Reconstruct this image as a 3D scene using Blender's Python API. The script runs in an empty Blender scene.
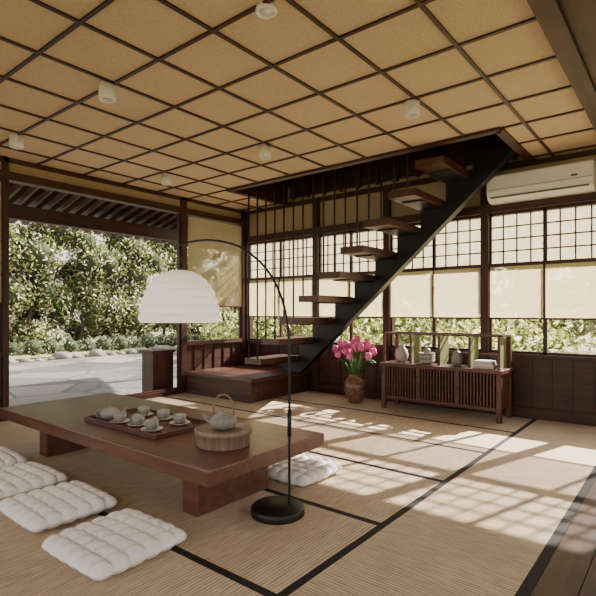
import bpy, math, random
import numpy as np
from mathutils import Vector
random.seed(7); rng=np.random.default_rng(7)
S=bpy.context.scene

# ---------------- materials ----------------
def srgb(r,g,b):
    f=lambda c:(c/255/12.92) if c/255<=0.04045 else ((c/255+0.055)/1.055)**2.4
    return (f(r),f(g),f(b),1)
def newmat(name):
    m=bpy.data.materials.new(name); m.use_nodes=True
    nt=m.node_tree; return m,nt,nt.nodes['Principled BSDF'],nt.nodes['Material Output']
def ramp(nt,stops):
    r=nt.nodes.new('ShaderNodeValToRGB'); e=r.color_ramp.elements
    while len(e)<len(stops): e.new(0.5)
    for i,(p,c) in enumerate(stops): e[i].position=p; e[i].color=c
    return r
def coords(nt,scale):
    tc=nt.nodes.new('ShaderNodeTexCoord'); mp=nt.nodes.new('ShaderNodeMapping')
    mp.inputs['Scale'].default_value=scale
    nt.links.new(tc.outputs['Object'],mp.inputs['Vector']); return mp.outputs[0]
def noise(nt,vec,scale,detail=4,rough=.55):
    n=nt.nodes.new('ShaderNodeTexNoise'); n.inputs['Scale'].default_value=scale
    n.inputs['Detail'].default_value=detail; n.inputs['Roughness'].default_value=rough
    nt.links.new(vec,n.inputs['Vector']); return n
def bump(nt,h,bsdf,st=.2,dist=.01):
    b=nt.nodes.new('ShaderNodeBump'); b.inputs['Strength'].default_value=st; b.inputs['Distance'].default_value=dist
    nt.links.new(h,b.inputs['Height']); nt.links.new(b.outputs[0],bsdf.inputs['Normal'])
def plain(name,c,rough=.5,metal=0,var=.12,nscale=12,bst=.0):
    m,nt,b,o=newmat(name)
    v=coords(nt,(1,1,1)); n=noise(nt,v,nscale)
    lo=tuple(x*(1-var) for x in c[:3])+(1,); hi=tuple(min(1,x*(1+var)) for x in c[:3])+(1,)
    r=ramp(nt,[(.3,lo),(.7,hi)]); nt.links.new(n.outputs['Fac'],r.inputs[0]); nt.links.new(r.outputs[0],b.inputs['Base Color'])
    b.inputs['Roughness'].default_value=rough; b.inputs['Metallic'].default_value=metal
    if bst: bump(nt,n.outputs['Fac'],b,bst)
    return m
def wood(name,c1,c2,rough=.4,axis=0,fine=14,spec=.5):
    m,nt,b,o=newmat(name)
    sc=[fine,fine,fine]; sc[axis]=fine*.06
    v=coords(nt,tuple(sc)); n=noise(nt,v,1.6,6,.6)
    v2=coords(nt,(1,1,1)); n2=noise(nt,v2,2.5,2)
    mx=nt.nodes.new('ShaderNodeMath'); mx.operation='MULTIPLY_ADD'
    nt.links.new(n2.outputs['Fac'],mx.inputs[0]); mx.inputs[1].default_value=.35; 
    nt.links.new(n.outputs['Fac'],mx.inputs[2])
    r=ramp(nt,[(.48,c1),(.85,c2)]); nt.links.new(mx.outputs[0],r.inputs[0]); nt.links.new(r.outputs[0],b.inputs['Base Color'])
    b.inputs['Roughness'].default_value=rough; b.inputs['Specular IOR Level'].default_value=spec; bump(nt,n.outputs['Fac'],b,.12,.004)
    return m
def sheer(name,c,transp,slat=None,slat_axis=2,var=.1,trl=.6):
    m,nt,b,o=newmat(name)
    nt.nodes.remove(b)
    v=coords(nt,(1,1,1)); n=noise(nt,v,6)
    lo=tuple(x*(1-var) for x in c[:3])+(1,)
    r=ramp(nt,[(.3,lo),(.7,c)]); nt.links.new(n.outputs['Fac'],r.inputs[0])
    d=nt.nodes.new('ShaderNodeBsdfDiffuse'); t=nt.nodes.new('ShaderNodeBsdfTranslucent'); tr=nt.nodes.new('ShaderNodeBsdfTransparent')
    nt.links.new(r.outputs[0],d.inputs[0]); nt.links.new(r.outputs[0],t.inputs[0])
    a=nt.nodes.new('ShaderNodeMixShader'); a.inputs[0].default_value=trl
    nt.links.new(d.outputs[0],a.inputs[1]); nt.links.new(t.outputs[0],a.inputs[2])
    q=nt.nodes.new('ShaderNodeMixShader'); q.inputs[0].default_value=transp
    nt.links.new(a.outputs[0],q.inputs[1]); nt.links.new(tr.outputs[0],q.inputs[2]); nt.links.new(q.outputs[0],o.inputs[0])
    if slat:
        w=nt.nodes.new('ShaderNodeTexWave'); w.wave_type='BANDS'; w.bands_direction='Z'; w.inputs['Scale'].default_value=slat
        nt.links.new(v,w.inputs['Vector'])
        mr=nt.nodes.new('ShaderNodeMapRange'); mr.inputs['To Min'].default_value=transp*.4; mr.inputs['To Max'].default_value=transp*1.6
        nt.links.new(w.outputs['Fac'],mr.inputs[0]); nt.links.new(mr.outputs[0],q.inputs[0])
    return m
def leafmat(name,stops,trans=.45):
    m,nt,b,o=newmat(name); nt.nodes.remove(b)
    g=nt.nodes.new('ShaderNodeNewGeometry')
    r=ramp(nt,stops); nt.links.new(g.outputs['Random Per Island'],r.inputs[0])
    d=nt.nodes.new('ShaderNodeBsdfPrincipled'); t=nt.nodes.new('ShaderNodeBsdfTranslucent')
    d.inputs['Roughness'].default_value=.45
    nt.links.new(r.outputs[0],d.inputs['Base Color']); nt.links.new(r.outputs[0],t.inputs[0])
    a=nt.nodes.new('ShaderNodeMixShader'); a.inputs[0].default_value=trans
    nt.links.new(d.outputs[0],a.inputs[1]); nt.links.new(t.outputs[0],a.inputs[2]); nt.links.new(a.outputs[0],o.inputs[0])
    return m

DW1,DW2=srgb(42,24,18),srgb(78,46,34)
dw={a:wood('dark_wood_'+'xyz'[a],DW1,DW2,.45,a,14,.35) for a in range(3)}
tablewood=wood('table_wood',srgb(78,46,36),srgb(110,72,58),.28,0,12)
treadwood=wood('tread_wood',srgb(52,29,21),srgb(88,52,39),.38,1)
cabwood=wood('cabinet_wood',srgb(60,33,24),srgb(96,57,42),.38,0)
palewood=wood('pale_wood',srgb(112,92,76),srgb(158,134,114),.55,2,20)
floorwood=wood('corridor_wood',srgb(52,35,25),srgb(88,62,44),.5,1,8,.25)
soffit=wood('soffit_wood',srgb(165,150,135),srgb(205,190,172),.6,0)
steel=plain('black_steel',srgb(20,19,19),.45,.2)
blackcloth=plain('tatami_border',srgb(20,18,18),.8)
plaster=plain('plaster',srgb(168,146,116),.9,0,.06,30,.1)
white=plain('white_plastic',srgb(236,234,230),.35,0,.01)
grey=plain('grey_slot',srgb(90,90,88),.5)
stoneware=plain('grey_stoneware',srgb(140,138,130),.45,0,.15,60,.1)
stoneware2=plain('light_stoneware',srgb(182,178,166),.5,0,.12,60,.1)
cloth=plain('white_cotton',srgb(250,247,244),.9,0,.03,120,.25)
olive=plain('olive_panel',srgb(104,106,50),.6,0,.15)
paper=sheer('shoji_paper',srgb(242,228,194),.55,trl=.7)
reed=sheer('reed_blind',srgb(230,211,166),.34,slat=26,trl=.62)
shade_m=sheer('shade_paper',srgb(252,250,246),.0,var=.02,trl=.45)
pink=plain('tulip_pink',srgb(224,104,162),.5,0,.25,30)
stemg=plain('stem_green',srgb(70,110,50),.5,0,.2)
glaze=plain('vase_glaze',srgb(112,78,58),.25,0,.6,22)
bark=plain('bark',srgb(60,46,36),.9,0,.3,8,.3)
rockm=plain('rock',srgb(112,110,104),.85,0,.3,5,.5)
bookm=plain('book_cover',srgb(205,196,178),.7,0,.05)

# ceiling panel
m,nt,b,o=newmat('ceiling_panel'); v=coords(nt,(1,1,1)); n=noise(nt,v,110,3); n2=noise(nt,v,1.5,3)
r=ramp(nt,[(.30,srgb(184,158,128)),(.86,srgb(218,195,162))]); mm=nt.nodes.new('ShaderNodeMath'); mm.operation='MULTIPLY_ADD'
nt.links.new(n2.outputs['Fac'],mm.inputs[0]); mm.inputs[1].default_value=.25; nt.links.new(n.outputs['Fac'],mm.inputs[2])
nt.links.new(mm.outputs[0],r.inputs[0]); nt.links.new(r.outputs[0],b.inputs['Base Color']); b.inputs['Roughness'].default_value=.9; bump(nt,n.outputs['Fac'],b,.15,.003)
ceilm=m
def tatami(name,d):
    m,nt,b,o=newmat(name); v=coords(nt,(1,1,1))
    w=nt.nodes.new('ShaderNodeTexWave'); w.bands_direction=d; w.inputs['Scale'].default_value=16; w.inputs['Distortion'].default_value=.6
    w.inputs['Detail'].default_value=1; nt.links.new(v,w.inputs['Vector'])
    n=noise(nt,coords(nt,(1,.15,1) if d=='X' else (.15,1,1)),60,4); n3=noise(nt,v,1.3,3)
    r=ramp(nt,[(.0,srgb(140,120,98)),(.5,srgb(203,183,153)),(1,srgb(232,214,184))])
    a=nt.nodes.new('ShaderNodeMath'); a.operation='MULTIPLY_ADD'; nt.links.new(w.outputs['Fac'],a.inputs[0]); a.inputs[1].default_value=.5
    nt.links.new(n.outputs['Fac'],a.inputs[2])
    a2=nt.nodes.new('ShaderNodeMath'); a2.operation='MULTIPLY_ADD'; nt.links.new(n3.outputs['Fac'],a2.inputs[0]); a2.inputs[1].default_value=.3
    nt.links.new(a.outputs[0],a2.inputs[2]); s=nt.nodes.new('ShaderNodeMath'); s.operation='SUBTRACT'; s.inputs[1].default_value=.40
    nt.links.new(a2.outputs[0],s.inputs[0]); nt.links.new(s.outputs[0],r.inputs[0]); nt.links.new(r.outputs[0],b.inputs['Base Color'])
    b.inputs['Roughness'].default_value=.6; bump(nt,w.outputs['Fac'],b,.7,.004); return m
tatx=tatami('tatami_x','X'); taty=tatami('tatami_y','Y')
# paving
m,nt,b,o=newmat('stone_paving'); v=coords(nt,(1,1,1))
vo=nt.nodes.new('ShaderNodeTexVoronoi'); vo.feature='DISTANCE_TO_EDGE'; vo.inputs['Scale'].default_value=.9; nt.links.new(v,vo.inputs['Vector'])
vc=nt.nodes.new('ShaderNodeTexVoronoi'); vc.inputs['Scale'].default_value=.9; nt.links.new(v,vc.inputs['Vector'])
bw=nt.nodes.new('ShaderNodeRGBToBW'); nt.links.new(vc.outputs['Color'],bw.inputs[0])
r1=ramp(nt,[(.15,srgb(76,79,82)),(.5,srgb(106,106,104)),(.85,srgb(140,136,128))]); nt.links.new(bw.outputs[0],r1.inputs[0])
r2=ramp(nt,[(.008,(0,0,0,1)),(.03,(1,1,1,1))]); nt.links.new(vo.outputs['Distance'],r2.inputs[0])
mix=nt.nodes.new('ShaderNodeMix'); mix.data_type='RGBA'; nt.links.new(r2.outputs[0],mix.inputs[0]); mix.inputs[6].default_value=srgb(66,68,60)
nt.links.new(r1.outputs[0],mix.inputs[7]); nt.links.new(mix.outputs[2],b.inputs['Base Color']); b.inputs['Roughness'].default_value=.6
bump(nt,noise(nt,v,6,6).outputs['Fac'],b,.8,.06); paving=m
m,nt,b,o=newmat('moss_ground'); v=coords(nt,(1,1,1)); n=noise(nt,v,3,6)
r=ramp(nt,[(.3,srgb(96,104,62)),(.7,srgb(160,158,116))]); nt.links.new(n.outputs['Fac'],r.inputs[0]); nt.links.new(r.outputs[0],b.inputs['Base Color']); b.inputs['Roughness'].default_value=.95; moss=m
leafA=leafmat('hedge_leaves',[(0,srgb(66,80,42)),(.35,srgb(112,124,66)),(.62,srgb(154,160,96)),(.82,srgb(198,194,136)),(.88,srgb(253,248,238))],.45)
leafB=leafmat('bush_leaves',[(0,srgb(64,82,38)),(.4,srgb(124,138,66)),(.75,srgb(184,186,106)),(1,srgb(236,228,176))],.6)
leafD=leafmat('boundary_leaves',[(0,srgb(96,108,68)),(.5,srgb(152,156,108)),(1,srgb(226,220,188))],.5)
leafC=leafmat('shrub_leaves',[(0,srgb(84,96,70)),(.5,srgb(130,140,108)),(1,srgb(180,184,150))],.3)
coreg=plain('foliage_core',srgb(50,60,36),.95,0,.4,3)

# ---------------- mesh builder ----------------
class MB:
    def __init__(s,name,mats): s.n=name; s.mats=list(mats); s.v=[]; s.f=[]; s.mi=[]; s.sm=[]
    def add(s,vs,fs,m,smooth=False):
        o=len(s.v); s.v+= [tuple(p) for p in vs]
        if m not in s.mats: s.mats.append(m)
        k=s.mats.index(m)
        for f in fs: s.f.append(tuple(i+o for i in f)); s.mi.append(k); s.sm.append(smooth)
    def box(s,x0,x1,y0,y1,z0,z1,m):
        s.add([(x0,y0,z0),(x1,y0,z0),(x1,y1,z0),(x0,y1,z0),(x0,y0,z1),(x1,y0,z1),(x1,y1,z1),(x0,y1,z1)],
          [(0,3,2,1),(4,5,6,7),(0,1,5,4),(1,2,6,5),(2,3,7,6),(3,0,4,7)],m)
    def prism(s,pts,y0,y1,m):
        n=len(pts); vs=[(x,y0,z) for x,z in pts]+[(x,y1,z) for x,z in pts]
        s.add(vs,[tuple(range(n)),tuple(range(2*n-1,n-1,-1))]+[(i,i+n,(i+1)%n+n,(i+1)%n) for i in range(n)],m)
    def lathe(s,prof,c,m,seg=32,cap0=True,cap1=True,wob=None):
        vs=[];fs=[]
        for j,(r,z) in enumerate(prof):
            for i in range(seg):
                a=2*math.pi*i/seg; rr=r*(wob(a,z) if wob else 1)
                vs.append((c[0]+rr*math.cos(a),c[1]+rr*math.sin(a),c[2]+z))
        for j in range(len(prof)-1):
            for i in range(seg):
                k=(i+1)%seg; fs.append((j*seg+i,j*seg+k,(j+1)*seg+k,(j+1)*seg+i))
        if cap0: fs.append(tuple(range(seg-1,-1,-1)))
        if cap1: fs.append(tuple((len(prof)-1)*seg+i for i in range(seg)))
        s.add(vs,fs,m,True)
    def tube(s,pts,rad,m,seg=10):
        pts=[Vector(p) for p in pts]; n=len(pts)
        if not hasattr(rad,'__len__'): rad=[rad]*n
        vs=[];fs=[]; prev=None
        for i,p in enumerate(pts):
            t=(pts[min(i+1,n-1)]-pts[max(i-1,0)]).normalized()
            if prev is None: prev=t.orthogonal().normalized()
            u=(prev-t*prev.dot(t)).normalized(); prev=u; w=t.cross(u)
            for k in range(seg):
                a=2*math.pi*k/seg; q=p+(u*math.cos(a)+w*math.sin(a))*rad[i]; vs.append(tuple(q))
        for i in range(n-1):
            for k in range(seg):
                l=(k+1)%seg; fs.append((i*seg+k,i*seg+l,(i+1)*seg+l,(i+1)*seg+k))
        fs.append(tuple(range(seg-1,-1,-1))); fs.append(tuple((n-1)*seg+k for k in range(seg)))
        s.add(vs,fs,m,True)
    def done(s,bevel=0,name=None):
        a=np.array(s.v); c=(a.min(0)+a.max(0))/2; c[2]=a[:,2].min()
        me=bpy.data.meshes.new(s.n); me.from_pydata((a-c).tolist(),[],s.f)
        for m in s.mats: me.materials.append(m)
        me.polygons.foreach_set('material_index',s.mi); me.polygons.foreach_set('use_smooth',s.sm); me.update()
        ob=bpy.data.objects.new(s.n,me); ob.location=c; S.collection.objects.link(ob)
        if bevel:
            b=ob.modifiers.new('bevel','BEVEL'); b.width=bevel; b.segments=2; b.limit_method='ANGLE'; b.angle_limit=math.radians(50)
        return ob
def smooth_path(P,n=8):
    P=[Vector(p) for p in P]; out=[]
    for i in range(len(P)-1):
        p0=P[max(i-1,0)];p1=P[i];p2=P[i+1];p3=P[min(i+2,len(P)-1)]
        for k in range(n):
            t=k/n; out.append(0.5*((2*p1)+(p2-p0)*t+(2*p0-5*p1+4*p2-p3)*t*t+(-p0+3*p1-3*p2+p3)*t**3))
    out.append(P[-1]); return out

CZ=2.91
# ---------------- floor ----------------
fl=MB('floor',[dw[0],floorwood,tatx,taty,blackcloth])
fl.box(-5.98,1.9,-2.1,6.0,-.12,-.02,dw[0])
ys=[-2.0,-1.15,-.25,.65,1.55,2.45,3.35,4.25,5.15,5.95]
bw_=.022
for i in range(len(ys)-1):
    off=0 if i%2 else .9
    xs=[-5.88]+[x for x in (-1.35-1.8*3+off,-1.35-1.8*2+off,-1.35-1.8+off) if x>-5.7]+[-1.35]
    for j in range(len(xs)-1):
        a0,a1=xs[j],xs[j+1]
        fl.box(a0+.002,a1-.002,ys[i]+bw_,ys[i+1]-bw_,-.02,0,tatx)
    fl.box(-5.88,-1.35-bw_,ys[i]-bw_,ys[i]+bw_,-.02,.0008,blackcloth)
for (a,b_) in [(-2.0,-.25),(-.25,1.55),(1.55,3.35),(3.35,5.15),(5.15,5.95)]:
    fl.box(-1.35+bw_,-.58,a+.002,b_-.002,-.02,0,taty)
fl.box(-1.35-bw_,-1.35+bw_,-2,5.95,-.02,.001,blackcloth)
fl.box(-.58,-.53,-2,5.95,-.02,.001,blackcloth)
x=-.53
while x<1.8:
    fl.box(x+.002,min(x+.16,1.85)-.002,-2,5.95,-.02,0,floorwood); x+=.16
fl.done()

# ---------------- ceiling ----------------
OY=4.72; OX0,OX1=-5.0,-1.40; sp=.545
c=MB('ceiling',[ceilm,dw[0],dw[1],dw[2]])
c.box(-5.98,-.62,-2.1,OY,CZ,CZ+.08,ceilm)
c.box(OX1,-.62,OY,6.0,CZ,CZ+.08,ceilm)
c.box(-5.98,OX0,OY,6.0,CZ,CZ+.08,ceilm)
xs=[-.62-sp*k for k in range(0,10)]
for x in xs:
    y1=5.95 if (x>OX1 or x<OX0) else OY
    c.box(x-.012,x+.012,-2,y1,CZ-.014,CZ+.01,dw[1])
ysb=[OY-sp*k for k in range(0,13)]
for y in ysb: c.box(-5.88,-.62,y-.012,y+.012,CZ-.0135,CZ+.01,dw[0])
for y in (OY+sp,OY+2*sp):
    c.box(OX1,-.62,y-.012,y+.012,CZ-.0135,CZ+.01,dw[0]); c.box(-5.88,OX0,y-.012,y+.012,CZ-.0135,CZ+.01,dw[0])
c.box(-.68,-.56,-2,5.95,CZ-.05,CZ+.05,floorwood)
x=-.56
while x<1.8:
    c.box(x+.003,x+.2-.003,-2.1,6.0,CZ-.02,CZ+.06,floorwood); x+=.2
# opening fascia
c.box(OX0-.03,OX1+.03,OY-.03,OY+.05,CZ-.03,CZ+.30,dw[0])
c.box(OX1-.03,OX1+.05,OY,5.95,CZ-.03,CZ+.30,dw[1])
c.box(OX0-.05,OX0+.03,OY,5.95,CZ-.03,CZ+.30,dw[1])
c.done()
w=MB('wall_stairwell',[dw[0],dw[2],plaster])
w.box(OX0-.1,OX1+.1,OY-.06,OY,CZ+.3,4.6,dw[0]); w.box(OX1+.02,OX1+.08,OY,6.0,CZ+.3,4.6,dw[2]); w.box(OX0-.08,OX0-.02,OY,6.0,CZ+.3,4.6,dw[2])
w.box(OX0-.1,OX1+.1,OY-.06,6.1,4.6,4.68,dw[0])
for k in range(10):
    xx=OX0+.2+k*.34; w.box(xx,xx+.05,OY,6.0,4.45,4.6,dw[2])
w.done()

# ---------------- north wall ----------------
posts=[-5.9,-4.42,-3.22,-1.91,-.62,.62,1.85]
w=MB('wall_north',[dw[0],dw[2],plaster])
w.box(-5.98,1.9,5.98,6.06,-.1,.66,dw[0])
w.box(-5.98,1.9,5.94,6.10,.66,.72,dw[0])
w.box(-5.98,1.9,5.955,5.98,0,.12,dw[0])
x=-5.8
while x<1.8:
    w.box(x,x+.012,5.968,5.98,.12,.66,dw[2]); x+=.2
for p in posts: w.box(p-.045,p+.045,5.93,6.09,0,CZ,dw[2])
w.box(-5.98,1.9,5.92,6.08,2.37,2.47,dw[0])
w.box(-5.98,1.9,6.0,6.06,2.47,CZ+.1,plaster)
w.box(-5.98,1.9,5.96,6.06,CZ-.05,CZ+.02,dw[0])
w.box(-5.98,1.9,6.0,6.06,CZ+.08,4.6,dw[0])
for k in range(12):
    xx=-4.9+k*.3; w.box(xx,xx+.04,5.97,6.0,CZ+.05,4.6,dw[2])
w.done()
for bi in range(len(posts)-1):
    a,b_=posts[bi]+.045,posts[bi+1]-.045; mid=(a+b_)/2
    w=MB('window_%d'%(bi+1),[dw[0],dw[2],paper,reed])
    for (q0,q1) in ((a,mid),(mid,b_)):
        w.box(q0,q0+.02,5.99,6.03,.72,2.37,dw[2]); w.box(q1-.02,q1,5.99,6.03,.72,2.37,dw[2])
        w.box(q0,q1,5.99,6.03,.72,.75,dw[0]); w.box(q0,q1,5.99,6.03,2.34,2.37,dw[0]); w.box(q0,q1,5.985,6.035,1.73,1.77,dw[0])
        n=4
        for k in range(1,n): 
            xx=q0+(q1-q0)*k/n; w.box(xx-.007,xx+.007,6.0,6.02,1.77,2.34,dw[2])
        for k in range(1,4):
            zz=1.77+.57*k/4; w.box(q0,q1,6.0,6.02,zz-.007,zz+.007,dw[0])
        w.add([(q0,6.025,1.77),(q1,6.025,1.77),(q1,6.025,2.34),(q0,6.025,2.34)],[(0,1,2,3)],paper)
        g=.012
        w.add([(q0+g,5.965,1.13),(q1-g,5.965,1.13),(q1-g,5.965,1.74),(q0+g,5.965,1.74)],[(0,1,2,3)],reed)
        w.box(q0+g,q1-g,5.955,5.975,1.115,1.135,dw[0]); w.box(q0+g,q1-g,5.95,5.985,1.73,1.77,dw[0])
    w.done()

# ---------------- west wall ----------------
w=MB('wall_west',[dw[1],dw[2],plaster])
for (a,b_) in ((2.175,2.235),(4.59,4.69),(5.86,5.96),(-.1,0),(-2.1,-2.0)): w.box(-5.97,-5.88,a,b_,0,CZ,dw[2])
w.box(-5.99,-5.86,-2.1,5.96,2.66,2.75,dw[1]); w.box(-5.97,-5.92,-2.1,6.0,2.75,CZ,plaster); w.box(-5.98,-5.88,-2.1,5.96,CZ-.05,CZ,dw[1])
for (a,b_) in ((-2,2.17),(4.70,5.86)):
    w.box(-5.97,-5.92,a,b_,-.1,.70,dw[1]); w.box(-5.99,-5.88,a,b_,.70,.76,dw[1])
    y=a+.15
    while y<b_: w.box(-5.92,-5.905,y,y+.012,0,.7,dw[2]); y+=.2
w.done()
w=MB('window_7',[dw[1],dw[2],reed])
for (a,b_) in ((0,1.07),(1.07,2.17),(-2,-1.05),(-1.05,-.1),(4.70,5.86)):
    w.box(-5.96,-5.92,a,a+.025,.76,2.66,dw[2]); w.box(-5.96,-5.92,b_-.025,b_,.76,2.66,dw[2])
    w.box(-5.96,-5.92,a,b_,1.28,1.31,dw[1])
    w.add([(-5.90,a+.02,1.30),(-5.90,b_-.005,1.30),(-5.90,b_-.005,2.64),(-5.90,a+.02,2.64)],[(0,1,2,3)],reed)
    w.box(-5.91,-5.89,a+.02,b_-.005,1.28,1.30,dw[1])
w.done()
w=MB('trim_1',[dw[1],dw[2],steel])
w.box(-6.02,-5.84,2.27,4.59,-.1,.07,dw[1]); w.box(-5.96,-5.93,2.27,4.59,.07,.085,dw[1]); w.box(-5.91,-5.88,2.27,4.59,.07,.085,dw[1])
w.box(-5.96,-5.90,4.56,4.59,.07,2.66,dw[2])
w.done(.003)

# unseen east & south walls, openings added and sized to let in fill light
w=MB('wall_east',[dw[1],dw[2],plaster])
w.box(1.84,1.92,-2.1,6.0,-.1,.7,dw[1]); w.box(1.84,1.92,-2.1,6.0,2.1,CZ+.06,plaster); w.box(1.82,1.94,-2.1,6.0,2.04,2.12,dw[1])
for y in (-2.05,0,2,4,5.9): w.box(1.82,1.93,y-.05,y+.05,0,CZ,dw[2])
w.done()
w=MB('wall_south',[dw[0],dw[2],plaster])
w.box(-5.98,1.9,-2.18,-2.1,-.1,.3,dw[0]); w.box(-5.98,1.9,-2.18,-2.1,2.5,CZ+.06,plaster); w.box(-5.98,1.9,-2.2,-2.08,2.42,2.5,dw[0])
for x in (-5.93,-4,-2.1,-.6,1.85): w.box(x-.05,x+.05,-2.19,-2.08,0,CZ,dw[2])
w.done()

# ---------------- eaves ----------------
e=MB('roof_eaves',[dw[0],dw[1],soffit])
def ez(x): return 3.12+(x+6.0)*.25
y=-1.5
while y<9:
    e.add([(-6.0,y,ez(-6)),(-6.0,y+.08,ez(-6)),(-8.2,y+.08,ez(-8.2)),(-8.2,y,ez(-8.2)),
           (-6.0,y,ez(-6)+.09),(-6.0,y+.08,ez(-6)+.09),(-8.2,y+.08,ez(-8.2)+.09),(-8.2,y,ez(-8.2)+.09)],
          [(0,1,2,3),(4,7,6,5),(0,3,7,4),(1,5,6,2),(0,4,5,1),(3,2,6,7)],dw[0])
    y+=.2
e.add([(-6.0,-1.6,ez(-6)+.095),(-8.3,-1.6,ez(-8.3)+.095),(-8.3,9.1,ez(-8.3)+.095),(-6.0,9.1,ez(-6)+.095),
       (-6.0,-1.6,ez(-6)+.15),(-8.3,-1.6,ez(-8.3)+.15),(-8.3,9.1,ez(-8.3)+.15),(-6.0,9.1,ez(-6)+.15)],
      [(0,1,2,3),(4,7,6,5),(0,4,5,1),(1,5,6,2),(2,6,7,3),(3,7,4,0)],soffit)
e.box(-7.46,-7.34,-1.6,9.1,2.50,2.70,dw[1])
e.box(-7.46,-7.34,8.9,9.02,-.15,2.5,dw[2]); e.box(-7.46,-7.34,-1.5,-1.38,-.15,2.5,dw[2])
e.done()

# ---------------- outdoor ground ----------------
g=MB('garden_ground',[moss]); g.box(-40,30,-25,45,-.5,-.16,moss); g.done()
g=MB('stone_terrace',[paving]); g.box(-13.8,-6.03,-8,16,-.2,-.13,paving); g.done()

def leafcloud(name,blobs,per,size,mat,core=True,flat=.8):
    V=[]
    for (cx,cy,cz,r) in blobs:
        n=int(per*r*r/.36)
        d=rng.normal(size=(n,3)); d/=np.linalg.norm(d,axis=1)[:,None]
        rr=r*(0.72+.35*rng.random((n,1))); P=np.array([cx,cy,cz])+d*rr*np.array([1,1,flat])
        P=P[P[:,2]>-.04]; n=len(P)
        a=rng.normal(size=(n,3)); a/=np.linalg.norm(a,axis=1)[:,None]
        q=rng.normal(size=(n,3)); q=np.cross(a,q); q/=np.linalg.norm(q,axis=1)[:,None]
        s=size*(.6+.8*rng.random((n,1)))
        V.append(np.stack([P-a*s,P+q*s*.42,P+a*s,P-q*s*.42],1))
    V=np.concatenate(V).reshape(-1,3); nl=len(V)//4
    me=bpy.data.meshes.new(name); me.from_pydata(V.tolist(),[],np.arange(nl*4).reshape(-1,4).tolist())
    me.materials.append(mat); ob=bpy.data.objects.new(name,me); S.collection.objects.link(ob)
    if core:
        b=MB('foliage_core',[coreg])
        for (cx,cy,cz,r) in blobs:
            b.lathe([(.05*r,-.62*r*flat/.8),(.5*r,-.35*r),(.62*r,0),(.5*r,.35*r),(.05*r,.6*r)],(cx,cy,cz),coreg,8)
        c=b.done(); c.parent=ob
    return ob
bl=[]
for k in range(700):
    y=random.uniform(1,27); z=random.uniform(.2,6.2)
    bl.append((-16.6-z*.10+random.uniform(-1.2,.5),y,z,random.uniform(.45,.85)))
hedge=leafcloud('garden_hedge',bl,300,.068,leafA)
bl=[]
for k in range(150):
    x=random.uniform(-11,4); bl.append((x,random.uniform(8.3,10.8),random.uniform(.1,1.15),random.uniform(.25,.5)))
leafcloud('garden_bush',bl,150,.07,leafB,core=False)
bl=[]
for k in range(330):
    x=random.uniform(-13.5,7); bl.append((x,random.uniform(17.5,19.5),random.uniform(.3,6.0),random.uniform(.6,1.0)))
leafcloud('boundary_hedge',bl,150,.13,leafD,core=False)
bl=[]
for k in range(26):
    y=3.5+k*.55; bl.append((-14.85+random.uniform(-.1,.1),y,.16,random.uniform(.28,.46)))
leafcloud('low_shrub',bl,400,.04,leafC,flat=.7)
t=MB('tree_trunks',[bark])
for k in range(10):
    y=3+k*1.9+random.uniform(-.4,.4); x=-16.7+random.uniform(-.1,.2)
    t.tube(smooth_path([(x,y,-.2),(x+.05,y+.1,1),(x-.1,y+.3,2.2),(x-.2,y+.1,3.6)],4),[.07-.0035*i for i in range(13)],bark,8)
tt=t.done(); tt.parent=hedge
t=MB('garden_rocks',[rockm])
for k in range(40):
    y=3.2+k*.36+random.uniform(-.1,.1); r=random.choice([.10,.14,.18,.25])*random.uniform(.85,1.1); ph=random.uniform(0,6)
    t.lathe([(r*.95,0),(r*1.1,r*.25),(r*.95,r*.6),(r*.55,r*.85),(r*.05,r*.9)],(-14.12+random.uniform(-.03,.03),y,-.16),rockm,12,wob=lambda a,z,ph=ph:1+.16*math.sin(2*a+ph)+.08*math.sin(5*a+ph*2))
t.done()
p=MB('wooden_pedestal',[dw[2],dw[1]])
p.box(-6.34,-6.06,4.22,4.58,-.13,.60,dw[2]); p.box(-6.37,-6.035,4.19,4.60,.60,.64,dw[1]); p.done(.006)

# ---------------- table ----------------
t=MB('low_table',[tablewood,dw[1]])
t.box(-4.74,-1.98,1.72,2.77,.27,.36,tablewood)
for x in (-4.28,-2.38): t.box(x,x+.14,1.86,2.48,0,.27,tablewood)
t.box(-4.14,-2.38,2.12,2.22,.12,.22,tablewood)
t.done(.008)

# ---------------- cushions ----------------
def cushion(cx,cy,sx,sy,rot,th=.10):
    n=60; vs=[];fs=[]
    for side in (1,-1):
        for j in range(n+1):
            for i in range(n+1):
                u=-1+2*i/n; v=-1+2*j/n
                e_=((1-abs(u)**7)*(1-abs(v)**7))
                k=6
                su=abs(math.sin(math.pi*k*(u+1)/2)); sv=abs(math.sin(math.pi*k*(v+1)/2))
                puff=(su*sv)**.5
                h=(e_**.5)*(.60+.40*puff)
                rr=1-.03*(abs(u)*abs(v))**3
                scal=1-.02*(1-su)*(abs(v)>.9)-.02*(1-sv)*(abs(u)>.9)
                z=th*.42+side*h*th*(.58 if side>0 else .42)
                x=u*sx/2*rr*scal; y=v*sy/2*rr*scal
                ca,sa=math.cos(rot),math.sin(rot)
                vs.append((cx+x*ca-y*sa,cy+x*sa+y*ca,max(z,.002)))
    N=(n+1)**2
    for s_ in (0,1):
        for j in range(n):
            for i in range(n):
                a=s_*N+j*(n+1)+i; q=(a,a+1,a+n+2,a+n+1); fs.append(q if s_==0 else q[::-1])
    b=MB('floor_cushion',[cloth]); b.add(vs,fs,cloth,True)
    b.done()
cushion(-2.27,1.36,.54,.53,.03); cushion(-2.97,1.40,.54,.52,-.02); cushion(-3.62,1.41,.54,.52,.03); cushion(-4.27,1.42,.54,.52,-.03); cushion(-2.27,2.83,.52,.5,0)

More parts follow.
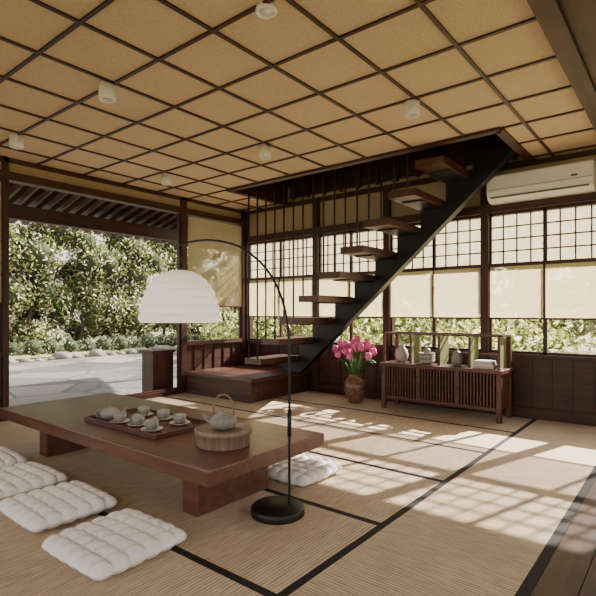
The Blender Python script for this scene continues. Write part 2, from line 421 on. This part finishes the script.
# ---------------- tray & tea set ----------------
t=MB('serving_tray',[cabwood])
X0,X1,Y0,Y1=-3.65,-2.73,1.92,2.42
t.box(X0,X1,Y0,Y1,.361,.373,cabwood)
for q in ((X0,X1,Y0,Y0+.018),(X0,X1,Y1-.018,Y1),(X0,X0+.018,Y0+.018,Y1-.018),(X1-.018,X1,Y0+.018,Y1-.018)): t.box(*q,.373,.395,cabwood)
t.done(.003)
def teapot(cx,cy,z,s,mat,bail=False,name='teapot',ang=0.6):
    b=MB(name,[mat,steel,palewood])
    b.lathe([(.45*s,0),(.8*s,.12*s),(1.0*s,.45*s),(.98*s,.72*s),(.75*s,1.02*s),(.45*s,1.12*s),(.44*s,1.16*s),(.2*s,1.24*s),(.06*s,1.26*s),(.07*s,1.33*s),(.12*s,1.38*s),(.1*s,1.45*s),(.01*s,1.47*s)],(cx,cy,z),mat,28)
    dx,dy=math.cos(ang),math.sin(ang)
    sp_=[(.85,.45),(1.15,.6),(1.4,.85),(1.6,1.15)]
    b.tube(smooth_path([(cx+dx*a*s,cy+dy*a*s,z+h*s) for a,h in sp_],4),[.2*s-.009*s*i for i in range(13)],mat)
    if bail:
        P=[(cx+dx*math.cos(a)*.78*s,cy+dy*math.cos(a)*.78*s,z+(.95+1.6*max(0,math.sin(a))**.6)*s) for a in [math.pi*k/20 for k in range(21)]]
        b.tube(P,.07*s,palewood)
    else:
        P=[(cx-dx*(.85+.55*math.sin(a))*s,cy-dy*(.85+.55*math.sin(a))*s,z+(.6+.4*math.cos(a))*s) for a in [math.pi*k/10 for k in range(11)]]
        b.tube(P,.07*s,mat)
    return b.done()
teapot(-3.50,2.05,.374,.075,stoneware,ang=.9)
def cup(cx,cy,z=.374,s=1):
    b=MB('teacup',[stoneware,stoneware2])
    b.lathe([(.03,0),(.055,.004),(.076,.014),(.074,.017),(.05,.008),(.001,.007)],(cx,cy,z),stoneware2,24)
    b.lathe([(.024,.008),(.032,.014),(.045,.032),(.048,.072),(.044,.072),(.040,.034),(.001,.02)],(cx,cy,z),stoneware,24)
    P=[(cx+.042+.026*math.sin(a),cy,z+.042+.02*math.cos(a)) for a in [math.pi*k/8 for k in range(9)]]
    b.tube(P,.005,stoneware,6); b.done()
for q in ((-3.33,2.03),(-3.14,2.06),(-2.93,2.03),(-2.93,2.27),(-3.17,2.30),(-3.40,2.28)): cup(*q)
b=MB('round_wooden_box',[palewood,dw[2]])
b.lathe([(.16,0),(.165,.01),(.165,.075),(.178,.078),(.18,.105),(.172,.108),(.17,.10),(.001,.098)],(-2.31,2.13,.361),palewood,48,wob=lambda a,z:1+(.008*math.cos(24*a) if z<.076 else 0))
b.done()
teapot(-2.31,2.13,.461,.084,stoneware,True,'kettle',3.75)

# ---------------- arc lamp ----------------
b=MB('arc_floor_lamp',[steel,shade_m,white])
b.lathe([(.158,0),(.16,.006),(.16,.04),(.15,.05),(.001,.052)],(-1.915,2.20,0.002),steel,48)
path=[(-1.862,2.245,.05),(-1.862,2.245,.5),(-1.865,2.247,.95),(-1.882,2.25,1.13),(-1.93,2.25,1.29),(-2.02,2.25,1.432),(-2.149,2.25,1.545),(-2.33,2.25,1.64),(-2.575,2.25,1.694),(-2.789,2.25,1.70),(-2.90,2.25,1.685)]
b.tube(smooth_path(path,8),.0075,steel,10)
b.lathe([(.013,0),(.013,.16)],(-1.862,2.245,.46),steel,12)
b.tube([(-2.90,2.25,1.69),(-2.90,2.25,1.46)],.004,steel,6)
prof=[]
NR=9; NK=NR*10
for k in range(0,NK+1):
    a=math.pi/2*k/NK; z=.375*math.sin(a); r=.280*math.cos(a)**.84 if k<NK else .012
    rib=1+ .05*abs(math.sin(k*math.pi/10))**.6; prof.append((r*rib,z))
inner=[(r*.985,z-.003) for r,z in reversed(prof[:-1])]
b.lathe(prof+[(.01,.372)]+inner,(-2.90,2.25,1.13),shade_m,64,False,False)
b.lathe([(.02,.1),(.045,.14),(.045,.17),(.02,.21),(.018,.3)],(-2.90,2.25,1.15),white,16)
b.done()
L=bpy.data.lights.new('lamp_bulb','POINT'); L.energy=7; L.color=(1,.93,.82); L.shadow_soft_size=.06
lo=bpy.data.objects.new('lamp_bulb',L); lo.location=(-2.90,2.25,1.22); S.collection.objects.link(lo)

# ---------------- staircase ----------------
b=MB('wooden_platform',[dw[0],dw[1],dw[2],treadwood])
b.box(-5.85,-4.52,4.66,5.91,0,.27,dw[0]); b.box(-5.855,-4.48,4.62,5.915,.27,.32,treadwood)
b.box(-5.85,-4.5,4.63,4.66,0,.05,dw[0])
b.done(.006)
b=MB('floating_staircase',[treadwood,steel])
rise,run=.278,.3145
TY0,TY1=4.80,5.64
def bot(x): return (x+3.2)*.884+1.41
for i in range(9):
    x0=-4.78+run*i; zt=.57+rise*i
    b.box(x0,x0+.31,TY0,TY1-.06,zt-.08,zt,treadwood)
    q0=x0+.02; q1=x0+run+.02
    z0,z1=max(bot(q0),.322),max(bot(q1),.322)
    b.prism([(q0,z0),(q1,z1),(q1,zt-.01),(q0,zt-.01)],TY1-.06,TY1,steel)
    b.box(x0+.04,x0+run-.03,TY0+.25,TY1-.06,zt-.095,zt-.08,steel)
b.prism([(-1.93,bot(-1.93)),(-1.50,bot(-1.50)),(-1.50,3.0),(-1.93,2.98)],TY1-.06,TY1,steel)
b.prism([(-4.46,.322),(-4.40,.322),(-1.44,bot(-1.44)),(-1.50,bot(-1.50)+.03)],TY1-.10,TY1+.02,steel)
for i in range(9):
    x0=-4.78+run*i; zt=.57+rise*i
    for dx in (.06,.22):
        if zt<2.7: b.tube([(x0+dx,TY0+.02,zt-.05),(x0+dx,TY0+.02,CZ+.25)],.0115,steel,8)
b.box(OX0+.05,-1.5,TY0,TY0+.04,CZ+.2,CZ+.24,steel)
b.done(.003)

# ---------------- sideboard ----------------
b=MB('sideboard',[cabwood,dw[2],olive,dw[0]])
x0,x1,y0,y1=-3.02,-1.58,5.45,5.86
for x in (x0,x1-.05):
    b.box(x,x+.05,y0,y0+.05,0,.56,cabwood); b.box(x,x+.05,y1-.05,y1,0,.93,cabwood)
    b.box(x,x+.035,y0+.05,y1-.05,.14,.53,cabwood)
    b.box(x+.005,x+.03,y0+.03,y0+.055,.56,.93,cabwood)
b.box(x0-.02,x1+.02,y0-.02,y1+.01,.53,.57,cabwood); b.box(x0+.05,x1-.05,y0+.01,y1,.12,.16,cabwood); b.box(x0+.05,x1-.05,y1-.03,y1-.01,.16,.53,dw[0])
b.box(x0+.05,x1-.05,y0+.06,y0+.07,.16,.53,dw[2])
xx=x0+.06
while xx<x1-.07:
    b.box(xx,xx+.016,y0+.010,y0+.06,.16,.53,cabwood); xx+=.036
for q in (x0+.48,x0+.96): b.box(q-.02,q+.02,y0+.005,y0+.06,.16,.53,cabwood)
b.box(x0,x1,y0+.03,y0+.055,.925,.945,cabwood); b.box(x0,x1,y1-.04,y1-.01,.925,.945,cabwood)
for x in (x0,x1-.025): b.box(x,x+.025,y0+.03,y1,.925,.945,cabwood)
b.box(x0+.05,x1-.05,y1-.03,y1-.015,.70,.715,cabwood)
for q in (x0+.34,x0+.70,x0+1.06,x1-.06): b.box(q,q+.02,y0+.10,y1-.04,.57,.92,olive); b.box(q-.004,q+.024,y0+.085,y0+.10,.57,.92,cabwood)
b.done(.003)
b=MB('ceramic_vase',[stoneware2]); b.lathe([(.05,0),(.075,.03),(.085,.09),(.07,.15),(.035,.19),(.04,.22),(.034,.22),(.03,.19),(.001,.18)],(-2.85,5.66,.571),stoneware2,24); b.done()
b=MB('stacked_bowls',[stoneware,stoneware2])
for k in range(4):
    b.lathe([(.04,0),(.08,.02),(.10,.05),(.096,.05),(.07,.02),(.001,.01)],(-2.50,5.63,.571+k*.028),stoneware if k%2 else stoneware2,24)
b.lathe([(.03,0),(.045,.03),(.04,.06),(.02,.07),(.001,.08)],(-2.50,5.63,.69),stoneware,20)
b.done()
b=MB('ceramic_jar',[stoneware]); b.lathe([(.045,0),(.065,.04),(.065,.1),(.045,.14),(.05,.15),(.03,.17),(.012,.18),(.015,.2),(.001,.21)],(-2.13,5.64,.571),stoneware,24); b.done()
b=MB('stacked_books',[bookm,white,cloth])
for k,(s_,h) in enumerate(((.12,.025),(.115,.02),(.105,.028),(.10,.015))):
    z=.571+sum([.025,.02,.028,.015][:k]); b.box(-1.80-s_+.01,-1.80+s_,5.56-s_*.3,5.56+s_*1.1,z,z+h-.001,(bookm,white)[k%2])
b.done(.002)

# ---------------- tulip vase ----------------
b=MB('tulip_vase',[glaze,pink,stemg])
vc_=(-3.47,5.55,0)
b.lathe([(.075,0),(.09,.02),(.135,.12),(.155,.21),(.14,.29),(.09,.335),(.085,.355),(.10,.375),(.092,.375),(.078,.35),(.001,.33)],vc_,glaze,36)
for k in range(28):
    a=k*2.399; rr=.30*math.sqrt((k+.5)/28); hx,hy=vc_[0]+rr*math.cos(a),vc_[1]+rr*math.sin(a)*.8; hz=.76-.9*rr*rr*1.7+random.uniform(-.06,.04)
    b.tube(smooth_path([(vc_[0]+.04*math.cos(a),vc_[1]+.04*math.sin(a),.34),(vc_[0]+rr*.5*math.cos(a),vc_[1]+rr*.4*math.sin(a),.52),(hx,hy,hz)],4),.005,stemg,6)
    ph=random.random()*6
    b.lathe([(.008,0),(.034,.018),(.043,.045),(.037,.078),(.030,.10),(.025,.097),(.028,.06),(.001,.02)],(hx,hy,hz-.01),pink,15,wob=lambda a_,z,ph=ph:1+.16*math.cos(3*a_+ph))
for k in range(16):
    a=k*2.1; L1=random.uniform(.18,.32); dx,dy=math.cos(a),math.sin(a)*.8; w_=.022
    P=[(.05,.34,.5),(.5*L1,.50,1),(.85*L1,.58,.8),(L1*1.05,.54,.05)]
    vs=[];
    for r_,z_,ww in P: vs+= [(vc_[0]+dx*r_-dy*w_*ww,vc_[1]+dy*r_+dx*w_*ww,z_),(vc_[0]+dx*r_+dy*w_*ww,vc_[1]+dy*r_-dx*w_*ww,z_)]
    b.add(vs,[(2*i,2*i+1,2*i+3,2*i+2) for i in range(3)],stemg,True)
b.done()

# ---------------- air conditioner ----------------
b=MB('air_conditioner',[white,grey])
pts=[(y-.055,z) for y,z in [(5.97,2.45),(5.97,2.75),(5.80,2.75),(5.765,2.73),(5.755,2.56),(5.78,2.49),(5.86,2.45)]]
n=len(pts); xa,xb=-1.81,-.76
b.add([(xa,y,z) for y,z in pts]+[(xb,y,z) for y,z in pts],[tuple(range(n)),tuple(range(2*n-1,n-1,-1))]+[(i,i+n,(i+1)%n+n,(i+1)%n) for i in range(n)],white)
b.box(xa+.04,xb-.04,5.71,5.745,2.485,2.50,grey); b.box(xa+.005,xb-.005,5.695,5.702,2.575,2.578,grey); b.box(xb-.2,xb-.14,5.697,5.702,2.60,2.62,grey)
b.done(.006)

# ---------------- ceiling spots ----------------
for (x,y,h) in ((-1.86,2.04,.03),(-3.42,1.98,.12),(-5.09,2.0,.12),(-1.76,3.68,.12),(-3.44,3.75,.12),(-5.1,3.75,.12)):
    b=MB('ceiling_spotlight',[white,grey]); k=h/.126
    b.lathe([(.001,.03*k),(.045,.03*k),(.05,0),(.058,0),(.062,.006),(.062,h)],(x,y,CZ-h),white,32,cap0=False)
    b.lathe([(.042,.028*k),(.042,.031*k)],(x,y,CZ-h),white,24); b.done()

# ---------------- light ----------------
W=bpy.data.worlds.new('sky'); S.world=W; W.use_nodes=True; nt=W.node_tree; bg=nt.nodes['Background']
sk=nt.nodes.new('ShaderNodeTexSky'); sk.sky_type='NISHITA'; sk.sun_disc=False; sk.sun_elevation=math.radians(38); sk.sun_rotation=math.radians(18); sk.dust_density=4; sk.air_density=1
hs=nt.nodes.new('ShaderNodeMix'); hs.data_type='RGBA'; hs.inputs[0].default_value=.8; hs.inputs[7].default_value=(3.5,3.15,2.8,1)
nt.links.new(sk.outputs[0],hs.inputs[6]); nt.links.new(hs.outputs[2],bg.inputs[0]); bg.inputs[1].default_value=.8
sun=bpy.data.lights.new('sun','SUN'); sun.energy=27; sun.color=(1,.90,.77); sun.angle=math.radians(.7)
so=bpy.data.objects.new('sun',sun); S.collection.objects.link(so)
so.rotation_euler=Vector((.30,1,.72)).to_track_quat('Z','Y').to_euler()

cam=bpy.data.cameras.new('camera'); co=bpy.data.objects.new('camera',cam); S.collection.objects.link(co)
co.location=(0,0,1.2); co.rotation_euler=(math.radians(90),0,math.atan2(.625,.781))
cam.sensor_width=36; cam.lens=490/596*36; cam.shift_y=14/596; cam.clip_start=.05; cam.clip_end=300
S.camera=co
